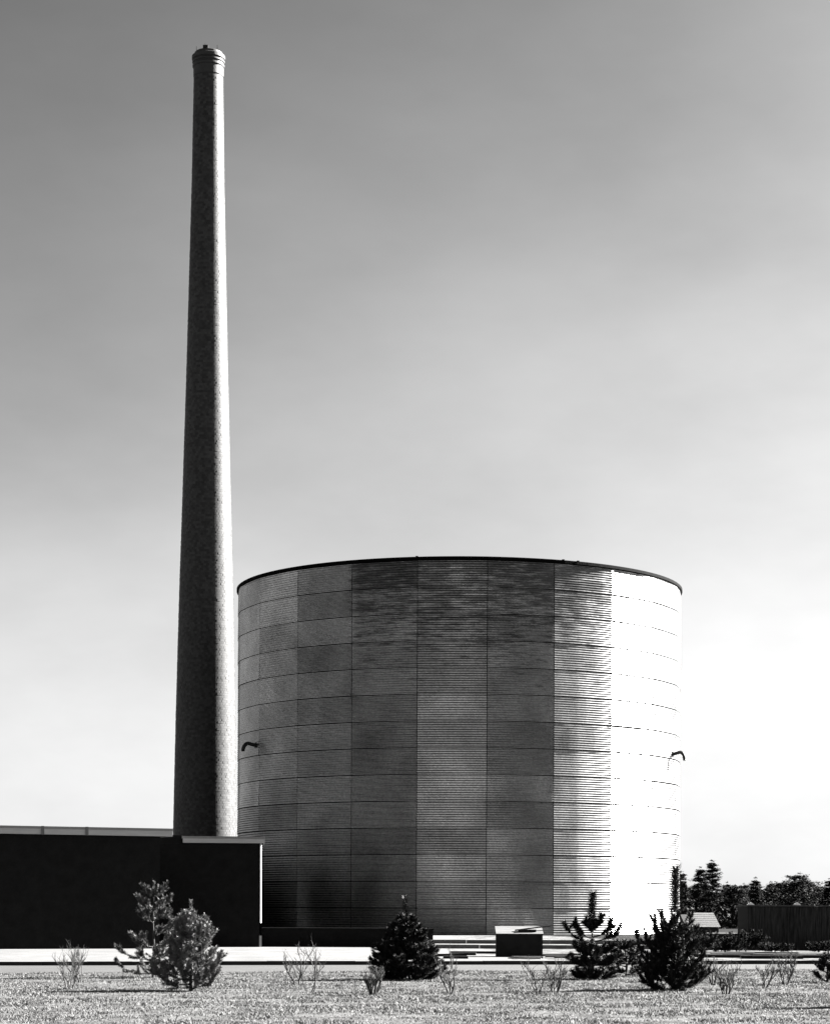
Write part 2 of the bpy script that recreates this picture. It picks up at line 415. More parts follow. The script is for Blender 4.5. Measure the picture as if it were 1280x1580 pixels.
# ------------------------------------------------------------------ the tank
def make_tank():
    t = thing('storage_tank', 'huge round storage tank clad in corrugated metal sheets with a black rim', 'tank', TANK)
    NS, NC = 22, 14
    da = 2 * math.pi / NS; ph = TH / NC
    off = R_(5.5)                      # one seam stands at this angle from the line of sight
    def panel_mesh(tilt, seedv):
        rr = random.Random(seedv)
        waves, per, cols = 11, 8, 7
        rows = waves * per
        v, f = [], []
        g = 0.028 / TR
        for i in range(rows + 1):
            zz = i / rows * (ph - 0.05) + 0.025
            for c in range(cols + 1):
                a = -da / 2 + g + (da - 2 * g) * c / cols
                rf = TR * math.cos(da / 2) / math.cos(a)
                r = 0.42 * rf + 0.58 * TR
                r += 0.023 * math.sin(2 * math.pi * waves * i / rows) + tilt * (1 - zz / ph) + 0.012 * math.sin(c * 2.1 + seedv)
                v.append((r * math.sin(a), -r * math.cos(a), zz))
        for i in range(rows):
            for c in range(cols):
                a = i * (cols + 1) + c
                f.append((a, a + 1, a + cols + 2, a + cols + 1))
        # returned edges
        def rim(idx):
            n0 = len(v); m_ = len(idx)
            for q in idx: v.append(v[q])
            for q in idx:
                x, y, z = v[q]; s = (TR - 0.1) / math.hypot(x, y); v.append((x * s, y * s, z))
            for k in range(m_ - 1):
                f.append((n0 + k, n0 + m_ + k, n0 + m_ + k + 1, n0 + k + 1))
        rim([c for c in range(cols + 1)])
        rim([i * (cols + 1) for i in range(rows + 1)][::-1])
        rim([i * (cols + 1) + cols for i in range(rows + 1)])
        return v, f
    variants = []
    for k, tl in enumerate((0.02, 0.03, 0.045, 0.085)):
        v, f = panel_mesh(tl, k + 1)
        mb = MB(); mb.v, mb.f = v, f
        variants.append(mb.mesh('cladding_panel', M['siding'], True))
    rest = MB()
    for s in range(NS):
        phi = off + (s + 0.5) * da          # 0 = toward the camera, positive = to the right
        phi = (phi + math.pi) % (2 * math.pi) - math.pi
        back = abs(phi) > R_(180 - 2.2 * 16.36)
        for c in range(NC):
            k = random.choices((0, 1, 2, 3), (4, 4, 3, 1.2))[0]
            if back:
                ca, sa = math.cos(phi), math.sin(phi); n0 = len(rest.v)
                for x, y, z in variants[0].vertices and [tuple(q.co) for q in variants[0].vertices]:
                    rest.v.append((x * ca - y * sa, x * sa + y * ca, z + c * ph))
                for p in variants[0].polygons: rest.f.append(tuple(n0 + q for q in p.vertices))
            else:
                o = link('cladding_panel', variants[k], t, (0, 0, c * ph))
                o.rotation_euler = (0, 0, phi)
    o = rest.build('rear_cladding', M['siding'], t, True); o['kind'] = 'stuff'
    MB().lathe([(TR - 0.06 - 0.25, 0), (TR - 0.31, TH)], 88).build('inner_shell', M['core'], t, True)
    # plinth
    MB().lathe([(TR - 0.35, 0), (TR + 0.02, 0), (TR + 0.02, -0.139), (TR - 0.35, -0.139)], 88, True).build('plinth', M['concrete'], t)
    # black roof edge and low cone roof
    MB().lathe([(TR - 0.25, TH + 0.01), (TR + 0.09, TH + 0.01), (TR + 0.11, TH + 0.04), (TR + 0.11, TH + 0.26), (TR + 0.05, TH + 0.30), (TR - 0.25, TH + 0.30)], 110, True).build('roof_edge', M['tar'], t)
    MB().lathe([(0.02, TH + 2.0), (6, TH + 1.55), (TR - 0.2, TH + 0.3)], 88).build('roof', M['roofing'], t)
    # small clips along the edge
    cm = MB().box(-0.1, 0.1, -0.1, 0.02, 0, 0.05).mesh('roof_clip', M['tar'])
    for a in (-11, 24, 28):
        p = R_(a); o = link('roof_clip', cm, t, ((TR + 0.08) * math.sin(p), -(TR + 0.08) * math.cos(p), TH + 0.29)); o.rotation_euler = (0, 0, p)
    # goose-neck vents
    def vent(a, z, ln, drop, chain):
        p = R_(a); d = Vector((math.sin(p), -math.cos(p), 0)); b = d * (TR - 0.02) + Vector((0, 0, z))
        pts = [b, b + d * 0.15 + Vector((0, 0, 0.03))]; n = 9
        for k in range(1, n + 1):
            th = math.pi * 0.5 * k / n
            pts.append(b + d * (0.3 + (ln - 0.3) * math.sin(th)) + Vector((0, 0, 0.25 * math.sin(min(th * 2, math.pi / 2)) - drop * (1 - math.cos(th)) ** 1.2)))
        v = MB().tube(pts, 0.16, 10).build('vent_pipe', M['pipe'], t, True)
        MB().tube([b - d * 0.01, b + d * 0.08], 0.26, 14).build('flange', M['pipe'], v)
        if chain:
            q = b + d * 0.2
            MB().tube([q, q + Vector((-0.1, 0, -0.5)), q + Vector((-0.16, 0, -1.05))], 0.028, 5).build('pull_chain', M['pipe'], v)
    vent(-62.0, 16.3, 1.25, 0.8, False)
    vent(68, 15.85, 1.1, 0.85, True)
    return t
make_tank()

# ------------------------------------------------------------------ the chimney
def make_chimney():
    D = 216.0
    X = (316.2 - 640) / F * D
    t = thing('chimney', 'very tall tapering round brick smokestack rising behind the dark flat-roofed building', 'chimney', (X, D, 0))
    H = lambda y: (1400 - y) * D / F + EYE
    prof_px = [(1500, 107), (1290, 98.5), (1100, 91.5), (900, 82), (800, 76), (560, 63), (290, 50.2), (120, 44.8)]
    pts = [(H(y), w / 2 * D / F) for y, w in prof_px]
    zs = np.array([p[0] for p in pts]); rs = np.array([p[1] for p in pts])
    ztop = zs[-1]
    prof = [(float(np.interp(z, zs, rs)) - 0.006, float(z)) for z in np.linspace(-0.1, ztop, 40)]
    MB().lathe(prof, 144).build('mortar_core', M['mortar'], t, True)
    # bricks
    V, Fc = [], []
    ch = 0.235; z = 0.0; row = 0; base = 0
    quad = np.array([(0, 1, 4, 3), (1, 2, 5, 4), (2, 8, 11, 5), (6, 0, 3, 9), (3, 4, 10, 9), (4, 5, 11, 10), (0, 6, 7, 1), (1, 7, 8, 2)])
    while z < ztop - ch:
        r = float(np.interp(z + ch / 2, zs, rs)); n = int(2 * math.pi * r / 0.30)
        a = (np.arange(n) + 0.5 * (row % 2)) * 2 * np.pi / n + rng.normal(0, 0.004, n)
        hw = (0.5 * 0.294) / r
        ro = r + rng.random(n) ** 2 * 0.022
        ri = r - 0.05
        a0, a1 = a - hw, a + hw
        z0, z1 = np.full(n, z), np.full(n, z + ch - 0.009)
        P = lambda aa, rr, zz: np.stack([rr * np.cos(aa), rr * np.sin(aa), zz], 1)
        am = (a0 + a1) / 2; rin = np.full(n, ri)
        v = np.stack([P(a0, ro, z0), P(am, ro, z0), P(a1, ro, z0), P(a0, ro, z1), P(am, ro, z1), P(a1, ro, z1),
                      P(a0, rin, z0), P(am, rin, z0), P(a1, rin, z0), P(a0, rin, z1), P(am, rin, z1), P(a1, rin, z1)], 1)
        V.append(v.reshape(-1, 3))
        Fc.append((quad[None] + (base + np.arange(n) * 12)[:, None, None]).reshape(-1, 4))
        base += n * 12; z += ch; row += 1
    o = link('brickwork', np_mesh('brickwork', np.concatenate(V), np.concatenate(Fc), M['brick']), t); o['kind'] = 'stuff'
    # crown: stepped corbel rings
    u = D / F
    rings = [(121, 106, 23.2), (106.5, 102.2, 24.6), (102.6, 99.6, 23.6), (100, 96.4, 25.0), (96.8, 94.4, 24.1), (94.8, 88.6, 25.6), (89, 83.5, 21.6)]
    for yb, yt, hwid in rings:
        zb, zt, r = H(yb), H(yt), hwid * u
        MB().lathe([(r - 0.5, zb), (r - 0.06, zb), (r, zb + 0.06), (r, zt - 0.06), (r - 0.06, zt), (r - 0.5, zt)], 72, True).build('corbel_ring', M['crown'], t)
    ztp = H(83.5)
    for k in range(6):
        a = R_(-100 + k * 60)
        MB().tube([(1.25 * math.cos(a), 1.25 * math.sin(a), ztp - 0.1), (1.25 * math.cos(a), 1.25 * math.sin(a), ztp + 0.5)], 0.03, 5).build('lightning_rod', M['pipe'], t)
    MB().box(-0.22, 0.3, -0.14, 0.14, 0, 0.3).build('rod_holder', M['pipe'], t, loc=(1.25 * math.cos(R_(-100)), 1.25 * math.sin(R_(-100)), ztp))
M['crown'] = plain('crown_brick', 0.022, 0.035, 0.6, scale=2, bump=0.3, bscale=6, spec=0.45)
make_chimney()

# ------------------------------------------------------------------ flat-roofed building, left
def slab_quad(a, b, depth, z0, z1, mb, over=0.0):
    """box over the plan line a->b extruded 'depth' away from the camera"""
    a = Vector((a[0], a[1])); b = Vector((b[0], b[1])); d = (b - a).normalized(); n = Vector((-d.y, d.x))
    p0, p1 = a - n * over, b - n * over
    mb.prism([tuple(p0), tuple(p1), tuple(b + n * depth), tuple(a + n * depth)], z0, z1)
    return mb

A0, A1 = Vector((-34.0, 101.0)), Vector((-13.1, 114.2))
d_ = (A1 - A0).normalized()
# keep the line through the two observed points (px 0 at 108.5 m, px 262 at 114.5 m)
P0 = Vector(((0 - 640) / F * 108.5, 108.5)); P1 = Vector(((262 - 640) / F * 114.5, 114.5))
d_ = Vector((math.cos(R_(23)), math.sin(R_(23)))); A0 = P0 - d_ * 22; A1 = P1
n_ = Vector((-d_.y, d_.x))
bl = thing('flat_roofed_building', 'long dark low building with pale flat roof edge on the left', 'building', (A1.x, A1.y, 0.14), math.atan2(d_.y, d_.x))
LEN = (A1 - A0).length; HB = 6.4
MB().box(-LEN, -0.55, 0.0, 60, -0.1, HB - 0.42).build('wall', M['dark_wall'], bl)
MB().box(-LEN - 0.3, -0.06, -0.44, 60.2, HB - 0.40, HB - 0.04).build('roof_slab', M['roofing'], bl)
MB().box(-LEN - 0.3, 0.0, -0.5, -0.443, HB - 0.42, HB - 0.13).build('fascia_board', M['fascia_light'], bl)
MB().box(-LEN - 0.3, 0.0, -0.54, -0.443, HB - 0.127, HB).build('roof_edge', M['fascia_dark'], bl)
MB().box(-0.057, 0.0, -0.44, 60.2, HB - 0.42, HB - 0.13).build('end_fascia', M['fascia_light'], bl)
for px in (62, 130, -40, 210):
    u_ = (px - 640) / F            # where the sight line through this column meets the front
    lx = -(A1.x - u_ * A1.y) / (d_.x - u_ * d_.y)
    if px == 210: continue
    MB().box(lx - 0.08, lx + 0.08, -0.57, -0.545, HB - 0.44, HB + 0.012).build('joint_cover', M['strap'], bl)
# dark footing
Z2 = 119.7
X20, X21 = (262 - 640) / F * Z2, (408 - 640) / F * Z2
H2 = (1400 - 1292.3) * Z2 / F + EYE - 0.14
wg = thing('building_wing', 'lower dark building wing with pale roof edge in front of the tank', 'building', (X21, Z2, 0.14), R_(5))
WL = X21 - X20
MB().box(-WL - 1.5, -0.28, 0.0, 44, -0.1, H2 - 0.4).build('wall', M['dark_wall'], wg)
MB().box(-WL + 0.75, -0.06, -0.36, 44.2, H2 - 0.36, H2 - 0.03).build('roof_slab', M['roofing'], wg)
MB().box(-WL + 0.75, 0.0, -0.42, -0.363, H2 - 0.37, H2 - 0.13).build('fascia_board', M['fascia_light'], wg)
MB().box(-WL + 0.7, 0.02, -0.47, -0.363, H2 - 0.127, H2).build('roof_edge', M['fascia_dark'], wg)
MB().box(-0.057, 0.0, -0.36, 44.2, H2 - 0.37, H2 - 0.13).build('end_fascia', M['fascia_light'], wg)
MB().box(-WL - 1.5, -WL + 0.69, 0.0, 44, H2 - 0.397, H2 + 0.06).build('upstand', M['dark_wall'], wg)
dp = MB().tube([(-0.22, -0.06, 1.35), (-0.22, -0.06, H2 - 0.55), (-0.2, -0.2, H2 - 0.42)], 0.05, 10).build('downpipe', M['white_metal'], wg, True)

c2 = thing('added_rear_block', 'unseen black block added between the building wing and the chimney to darken the reflection in the tank', 'building', (-19.6, 181.2, 0.14), R_(5))  # unseen block, added so the leftmost tank columns mirror something dark
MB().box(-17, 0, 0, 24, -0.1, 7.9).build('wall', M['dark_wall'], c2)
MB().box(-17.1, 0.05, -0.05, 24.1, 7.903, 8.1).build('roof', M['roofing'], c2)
cb = thing('added_side_block', 'unseen black block added behind the building wing to darken the reflection at the left foot of the tank', 'building', (-12.9, 163.9, 0.14), R_(4))  # unseen block, added to darken what the lower left of the tank reflects
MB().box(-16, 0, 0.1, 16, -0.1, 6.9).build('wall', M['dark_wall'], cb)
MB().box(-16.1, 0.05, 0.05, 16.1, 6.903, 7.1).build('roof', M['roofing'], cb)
# low dark wall right of the wing
zz = 121.0
x0, x1 = X21 - 0.24, (668 - 640) / F * zz
o = MB()
o.box(x0, x1, zz, zz + 0.4, 0.05, 1.14); o.box(x0, x1 + 0.05, zz - 0.05, zz + 0.45, 1.142, 1.22)
tag(o.build('low_wall', M['dark_wall']), 'low black retaining wall between the building wing and the round tank', 'wall')

# two low concrete border walls in front of the tank
def border(px0, px1, z, h, label):
    xa, xb = (px0 - 640) / F * z, (px1 - 640) / F * z
    t = thing('border_wall', label, 'wall', (0, z, 0.14), 0.0, 'low concrete borders before the tank')
    n = max(1, int((xb - xa) / 2.4)); L = (xb - xa) / n
    for k in range(n):
        q = MB().box(xa + k * L + 0.012, xa + (k + 1) * L - 0.012, 0, 0.32, -0.05, h + random.uniform(-0.012, 0.012)).build('concrete_block', M['concrete'], t)
border(672, 1078, 118.0, 0.21, 'front one of two long low concrete borders at the foot of the tank')
border(655, 1105, 134.0, 0.25, 'rear one of two long low concrete borders, nearer the tank')

# ------------------------------------------------------------------ yard objects
# dark bin with sloped pale lid
ZB = 98.5
def py_h(py, z): return EYE - (py - 1400) * z / F
bx0, bx1 = (766 - 640) / F * ZB, (837 - 640) / F * ZB
W = bx1 - bx0
bin_ = thing('storage_bin', 'black box bin with pale sloping lid in front of the tank', 'bin', ((bx0 + bx1) / 2, ZB, 0.14))
hf, hb = py_h(1441, ZB) - 0.14, py_h(1430.5, ZB + 1.3) - 0.14
b = MB(); n = 0
b.v = [(-W/2, 0, -0.02), (W/2, 0, -0.02), (W/2, 1.3, -0.02), (-W/2, 1.3, -0.02), (-W/2, 0, hf), (W/2, 0, hf), (W/2, 1.3, hb), (-W/2, 1.3, hb)]
b.f = [(0,3,2,1),(4,5,6,7),(0,1,5,4),(1,2,6,5),(2,3,7,6),(3,0,4,7)]
b.build('bin_body', M['dark_plank'], bin_)
sl = math.atan2(hb - hf, 1.3)
ML = Matrix.Translation((0, -0.04, hf + 0.006)) @ Matrix.Rotation(sl, 4, 'X')
ll = 1.38 / math.cos(sl)
for k in range(5):
    MB().box(-W/2 - 0.03, W/2 + 0.03, k * ll / 5 + 0.006, (k + 1) * ll / 5 - 0.006, 0, 0.03 + random.uniform(0, 0.008), ML).build('lid_board', M['plank'], bin_)
for sx in (-1, 1):
    MB().box(sx * (W/2 - 0.1) - 0.05, sx * (W/2 - 0.1) + 0.05, -0.035, -0.004, 0, hf - 0.03).build('corner_post', M['dark_plank'], bin_)
Mq = Matrix.Translation(((bx0+bx1)/2 + 0.15, ZB + 0.42, hf + 0.34)) @ Matrix.Rotation(R_(12), 4, 'Z') @ Matrix.Rotation(R_(-7), 4, 'Y')
tag(MB().box(-0.35, 1.35, -0.06, 0.06, 0, 0.06, Mq).build('loose_board', M['dark_plank']), 'dark narrow board sticking out over the right end of the bin lid', 'board')
Mq = Matrix.Translation(((bx0+bx1)/2 + 0.05, ZB + 0.28, hf + 0.262)) @ Matrix.Rotation(R_(4), 4, 'Z')
tag(MB().box(-0.1, 0.72, -0.1, 0.1, 0, 0.1, Mq).build('wooden_block', M['dark_plank']), 'short dark timber block lying on the bin lid', 'timber')

def plank(px, z, L, w, h, rot, m, label, group, dz=0.0, ry=0.0):
    p = at(px, z)
    Mt = Matrix.Rotation(R_(rot), 4, 'Z') @ Matrix.Rotation(R_(ry), 4, 'Y')
    o = MB().box(-L/2, L/2, -w/2, w/2, 0, h, Mt).build('plank', M[m], None, loc=(p.x, p.y, 0.14 + dz))
    return tag(o, label, 'plank', group)
for k, (px, z, L, r, dz) in enumerate([(812, 94.6, 1.3, -10, 0), (808, 95.1, 1.4, -7, 0.0), (818, 95.7, 1.2, -12, 0), (812, 95.2, 1.3, -4, 0.055), (806, 96.0, 1.1, 3, 0.0), (815, 94.8, 1.3, 2, 0.058)]):
    plank(px, z, L, 0.16, 0.05, r, 'plank', 'pale plank in the loose pile at the foot of the dark bin', 'planks piled by the bin', dz)
def planks(rows, group):
    for px, z, L, w, h, r, m, label in rows: plank(px, z, L, w, h, r, m, label, group)
planks([(690, 99, 1.8, .3, .12, 4, 'dark_plank', 'dark beam on the pale yard just right of the cone-shaped pine'),
        (715, 101.5, 1.2, .3, .12, -6, 'dark_plank', 'short dark beam tilted a little, halfway from the cone-shaped pine to the bin'),
        (703, 94.5, 1.1, .3, .12, 0, 'dark_plank', 'short dark beam nearest the kerb, left of the bin'),
        (735, 105, 2.6, .3, .12, 2, 'dark_plank', 'longest dark beam, ending close to the left side of the bin'),
        (655, 103, 1.2, .3, .12, 8, 'dark_plank', 'dark beam mostly hidden behind the cone-shaped pine')], 'dark beams left of the bin')
planks([(868, 98, 1.6, .18, .07, 5, 'plank', 'pale plank behind the slender pine, angled away to the right'),
        (858, 100, 1.3, .18, .07, -8, 'plank', 'short pale plank right of the bin, its left end farther away'),
        (880, 96.5, 1.5, .18, .07, 14, 'dark_plank', 'dark plank behind the slender pine, nearest the kerb'),
        (866, 102, 2.0, .18, .07, 2, 'dark_plank', 'dark plank lying level right of the bin, farthest from the kerb'),
        (955, 99, 1.6, .18, .07, 12, 'plank', 'pale plank in the middle of the heap between the two right-hand pines'),
        (962, 100.5, 1.9, .18, .07, 8, 'plank', 'longest pale plank, at the back of the heap between the two right-hand pines'),
        (950, 97, 1.3, .18, .07, 20, 'plank', 'short pale plank set most askew, in the heap between the two right-hand pines'),
        (965, 95.8, 1.2, .18, .07, -4, 'dark_plank', 'dark plank in front of the pale heap between the two right-hand pines'),
        (905, 103, 1.6, .2, .08, -12, 'dark_plank', 'dark plank right behind the trunk of the slender pine')], 'planks scattered before the tank')
planks([(1108, 103, 2.4, .3, .09, 0, 'plank', 'pale timber right of the big pine, leftmost before the sheds'),
        (1130, 106, 2.2, .3, .09, 1, 'plank', 'pale timber in front of the very low shed'),
        (1175, 108, 3.6, .3, .09, -1, 'plank', 'longest pale timber, close to the left part of the board shed'),
        (1165, 100.5, 4.2, .3, .14, 2, 'dark_plank', 'longest dark timber, before the left end of the board shed'),
        (1210, 103, 3.0, .3, .09, -4, 'plank', 'pale slightly turned timber before the middle of the board shed'),
        (1250, 105, 3.4, .3, .09, 3, 'plank', 'pale timber before the right part of the board shed'),
        (1235, 99.5, 2.6, .3, .14, 5, 'dark_plank', 'dark turned timber before the right part of the board shed'),
        (1190, 97, 2.8, .3, .14, 0, 'dark_plank', 'dark timber nearest the kerb, below the middle of the board shed'),
        (1120, 98.5, 2.2, .3, .14, -3, 'dark_plank', 'dark timber near the kerb in front of the very low shed'),
        (1262, 98.5, 2.2, .3, .14, 0, 'dark_plank', 'dark timber near the kerb by the right edge of the picture'),
        (1085, 99.5, 1.8, .3, .14, 7, 'dark_plank', 'dark timber partly hidden behind the right side of the big pine')], 'timbers before the board shed')

# board shed, right edge
ZS = 118.0
sx0 = (1153 - 640) / F * ZS
shed = thing('board_shed', 'long dark board shed with flat roof at the right edge', 'shed', (sx0, ZS, 0.14), R_(-2))
SH = 2.42; nb = 40; bw = 0.31
MB().box(0.02, nb * bw - 0.02, 0.03, 5, 0, SH - 0.03).build('shed_frame', M['dark_plank'], shed)
meshes = [MB().box(0.008, bw - 0.008, 0, 0.025, 0.02, SH - 0.05).mesh('wall_board', M['board']) for _ in range(1)]
for k in range(nb):
    o = link('wall_board', meshes[0], shed, (k * bw, -random.uniform(0.0, 0.02), random.uniform(-0.02, 0.0)))
MB().box(-0.15, nb * bw + 0.15, -0.2, 5.2, SH - 0.02, SH + 0.05).build('roof', M['shingle'], shed)
for px in (0.2, 2.75):
    v = MB(); v.v = [(px - .2, 0.2, SH + .05), (px + .2, 0.2, SH + .05), (px + .2, .8, SH + .05), (px - .2, .8, SH + .05), (px, .2, SH + .22), (px, .8, SH + .22)]
    v.f = [(0, 1, 4), (1, 2, 5, 4), (2, 3, 5), (3, 0, 4, 5), (0, 3, 2, 1)]
    v.build('roof_vent', M['white_metal'], shed)
MB().box(2.35, 2.43, -0.06, -0.022, 0.1, SH - 0.06).build('downpipe', M['board'], shed)

# lean-to with pale sloping roof
ZL = 132.0
lx0, lx1 = (1056 - 640) / F * ZL, (1111 - 640) / F * ZL
lt = thing('lean_to', 'small dark lean-to with pale sloping roof beside the board shed', 'shed', (lx0, ZL, 0.14))
LW = lx1 - lx0; h1 = py_h(1429, ZL) - 0.14; h2 = py_h(1407, ZL + 3.2) - 0.14
b = MB(); b.v = [(0.1, 0.1, 0), (LW - 0.1, 0.1, 0), (LW - 0.1, 3.1, 0), (0.1, 3.1, 0), (0.1, 0.1, h1 - .03), (LW - 0.1, 0.1, h1 - .03), (LW - 0.1, 3.1, h2 - .09), (0.1, 3.1, h2 - .09)]
b.f = [(0,3,2,1),(4,5,6,7),(0,1,5,4),(1,2,6,5),(2,3,7,6),(3,0,4,7)]
b.build('wall', M['dark_plank'], lt)
sl = math.atan2(h2 - h1, 3.2); ML = Matrix.Translation((0, 0, h1)) @ Matrix.Rotation(sl, 4, 'X'); ll = 3.2 / math.cos(sl)
for k in range(7):
    Mk = ML @ Matrix.Translation((0, k * ll / 7, 0.02)) @ Matrix.Rotation(R_(-2), 4, 'X')
    MB().box(0.0 + k * 0.12, LW, -0.03, ll / 7 + 0.01, 0, 0.025, Mk).build('roof_sheet', M['shingle'], lt)

# low bin with a thin pale lid
ZK = 126.0
kx0, kx1 = (1095 - 640) / F * ZK, (1147 - 640) / F * ZK
kb = thing('low_shed', 'very low dark shed with thin pale flat lid left of the board shed', 'shed', (kx0, ZK, 0.14))
kh = py_h(1438, ZK) - 0.14
MB().box(0.05, kx1 - kx0 - 0.05, 0.05, 2.2, 0, kh - 0.08).build('wall', M['dark_plank'], kb)
MB().box(0, kx1 - kx0, 0, 2.3, kh - 0.078, kh).build('roof', M['concrete'], kb)

# ------------------------------------------------------------------ vegetation
class Needles:
    def __init__(s): s.v = []; s.wood = MB()
    def brush(s, p, d, L, rad, dens, r0=0.012, wn=0.014):
        p = Vector(p); d = Vector(d).normalized()
        bend = Vector((random.uniform(-.1, .1), random.uniform(-.1, .1), 0.12)) * L
        q = p + d * L + bend
        s.wood.tube([p, p + d * L * .5 + bend * .3, q], [r0, r0 * .8, r0 * .4], 4, False)
        u = d.cross(Vector((0.3, 0.2, 1)))
        if u.length < 0.05: u = d.cross(Vector((1, 0, 0)))
        u.normalize(); w = d.cross(u)
        n = int(dens * L)
        t = rng.random(n) ** 0.85
        a = rng.random(n) * 2 * np.pi
        P = np.array(p)[None] + np.array(d)[None] * (t * L)[:, None] + np.array(bend)[None] * (t ** 2)[:, None]
        rad_dir = np.cos(a)[:, None] * np.array(u)[None] + np.sin(a)[:, None] * np.array(w)[None]
        fw = (0.35 + 0.7 * t + rng.random(n) * 0.25)[:, None]
        D = rad_dir + np.array(d)[None] * fw
        D /= np.linalg.norm(D, axis=1)[:, None]
        l = rad * (0.7 + 0.5 * rng.random(n))[:, None]
        side = np.cross(D, rng.normal(size=(n, 3))); side /= np.linalg.norm(side, axis=1)[:, None]
        s.v.append(np.stack([P - side * wn / 2, P + side * wn / 2, P + D * l], 1).reshape(-1, 3))
        return q
    def limb(s, p, az, L, e0, e1, shoots, dens, rad, r0):
        """a branch that leaves at elevation e0 and turns up to e1, with brushes on its outer part"""
        p = Vector(p); pts = [p]; n = 6; dirs = []
        for k in range(n):
            e = R_(e0 + (e1 - e0) * (k / (n - 1)) ** 1.4); a = az + random.uniform(-.12, .12)
            d = Vector((math.cos(a) * math.cos(e), math.sin(a) * math.cos(e), math.sin(e))); dirs.append(d)
            pts.append(pts[-1] + d * L / n)
        s.wood.tube(pts, [r0 * (1 - .75 * k / n) for k in range(n + 1)], 5, False)
        for k in range(shoots):
            t = random.uniform(0.3, 0.98) * n; i = min(n - 1, int(t)); f = t - i
            q = pts[i].lerp(pts[i + 1], f); d = dirs[i]
            sd = Vector((random.gauss(0, .55), random.gauss(0, .55), random.gauss(0.35, .35)))
            s.brush(q, d + sd, random.uniform(.16, .34) * (0.6 + L * .4), rad, dens, 0.008)
        s.brush(pts[-2], dirs[-1], random.uniform(.25, .4) * (0.6 + L * .4), rad, dens, 0.01)
        return pts[-1]
    def build(s, root, needle, bark):
        s.wood.build('trunk', bark, root, True)
        v = np.concatenate(s.v); o = link('crown', np_mesh('crown', v, np.arange(len(v)).reshape(-1, 3), needle), root)
        return o

def pine(px, z, H, spread, label, mat='needle', seed=1, whorls=7, per=6, e=(5, 55), lead=0.5, dens=420, rad=0.085,
         lowest=0.08, shoots=7, extra=(), power=0.8, group='young pines on the lawn', skip=None, stems=1, ground=0.0, leadrad=None):
    random.seed(seed)
    p = at(px, z); root = thing('young_pine', label, 'pine tree', (p.x, p.y, ground), 0, group)
    N = Needles()
    top = Vector((random.uniform(-.05, .05), 0, H - lead))
    for q in range(stems):
        off = Vector((0, 0, 0)) if q == 0 else Vector((random.uniform(-.28, .28), random.uniform(-.2, .2), 0))
        N.wood.tube([off + Vector((0, 0, -0.1)), off * .7 + Vector((0, 0, H * .1)), Vector((0.02, 0, H * .25))], [.05, .042, .035], 7)
    N.wood.tube([Vector((0, 0, -.1)), Vector((0.02, .01, H * .3)), Vector((-.02, 0, H * .6)), top], [.055, .045, .03, .016], 8)
    N.brush(top, (0, 0, 1), lead, leadrad or rad * 1.05, dens * (2.0 if leadrad else 1.2), .014)
    for w in range(whorls):
        t = lowest + (0.92 - lowest) * w / (whorls - 1)
        h = t * (H - lead)
        L = spread * max(0.12, (1 - t * .93)) ** power
        for k in range(per):
            az = 2 * math.pi * (k + random.random() * .8) / per + w
            if skip and skip(t, az): continue
            LL = L * random.uniform(.6, 1.12)
            N.limb((0, 0, h + random.uniform(-.08, .08)), az, LL, e[0] + 20 * t, e[1] + 15 * t, int(shoots * (0.5 + LL)), dens, rad, .022 * (1 - t * .5))
    for (h, az, L, e0, e1, sh) in extra:
        N.limb((0, 0, h * H), R_(az), L, e0, e1, sh, dens * 1.25, rad * 1.05, .03)
    N.build(root, M[mat], M['bark'])
    return root

pine(295, 61.0, 2.5, 1.3, 'bushy pale-needled young pine, the brightest and leftmost in the front row', 'pale_needle', 11, 9, 8, (-8, 60), .42, 620, .09, .06, 12, power=.8, stems=4, skip=lambda t, az: random.random() < .22)
pine(237, 72.0, 3.2, 1.35, 'thin gappy pine standing behind the bushy pale pine on the left', 'mid_needle', 5, 7, 6, (-5, 40), .22, 520, .1, .06, 7, power=.6,
     skip=lambda t, az: (0.38 < t < .62) and (math.cos(az) < -.1))
pine(627, 71.0, 2.62, 1.45, 'dark broad cone-shaped pine in front of the middle of the tank', 'needle', 8, 10, 10, (-8, 35), .6, 760, .11, .03, 13, power=.95, stems=3, leadrad=.18)
pine(914, 72.0, 2.75, 0.95, 'dark slender pine with a tall upright leader before the sunlit tank side', 'needle', 21, 5, 9, (-5, 35), 1.0, 800, .11, .04, 12, power=.3,
     skip=lambda t, az: t > .55, leadrad=.26,
     extra=((.50, 180, .75, 15, 75, 8), (.52, 0, .8, 10, 70, 8), (.55, 240, .5, 30, 80, 6), (.6, 330, .5, 30, 75, 6), (.46, 10, 1.0, 10, 45, 9), (.30, 5, 1.35, 8, 20, 12), (.45, 180, 1.0, 10, 50, 5), (.62, 20, .35, 30, 80, 6), (.6, 160, .35, 30, 80, 6), (.58, 90, .4, 30, 80, 6), (.58, 270, .4, 30, 80, 6)))
pine(1040, 63.0, 3.42, 1.25, 'big dark pine with several leaning leaders, right of the tank foot', 'needle', 33, 9, 8, (-5, 50), 1.15, 680, .1, .03, 11, power=1.0, leadrad=.28,
     skip=lambda t, az: t > .72,
     extra=((.22, 178, 1.35, 20, 80, 8), (.32, 175, 1.1, 35, 85, 9), (.22, 5, 1.45, 20, 50, 8), (.42, 165, .8, 50, 80, 8), (.42, 20, .9, 40, 65, 8), (.3, 200, 1.0, 50, 85, 8), (.5, 100, .5, 40, 80, 6), (.5, 280, .5, 40, 80, 6), (.18, 183, 1.5, 15, 70, 8)))
pine(966, 76.0, 1.25, .9, 'low dark spreading pine between the two right-hand pines', 'needle', 14, 4, 7, (0, 25), .25, 500, .09, .1, 8, power=.5)
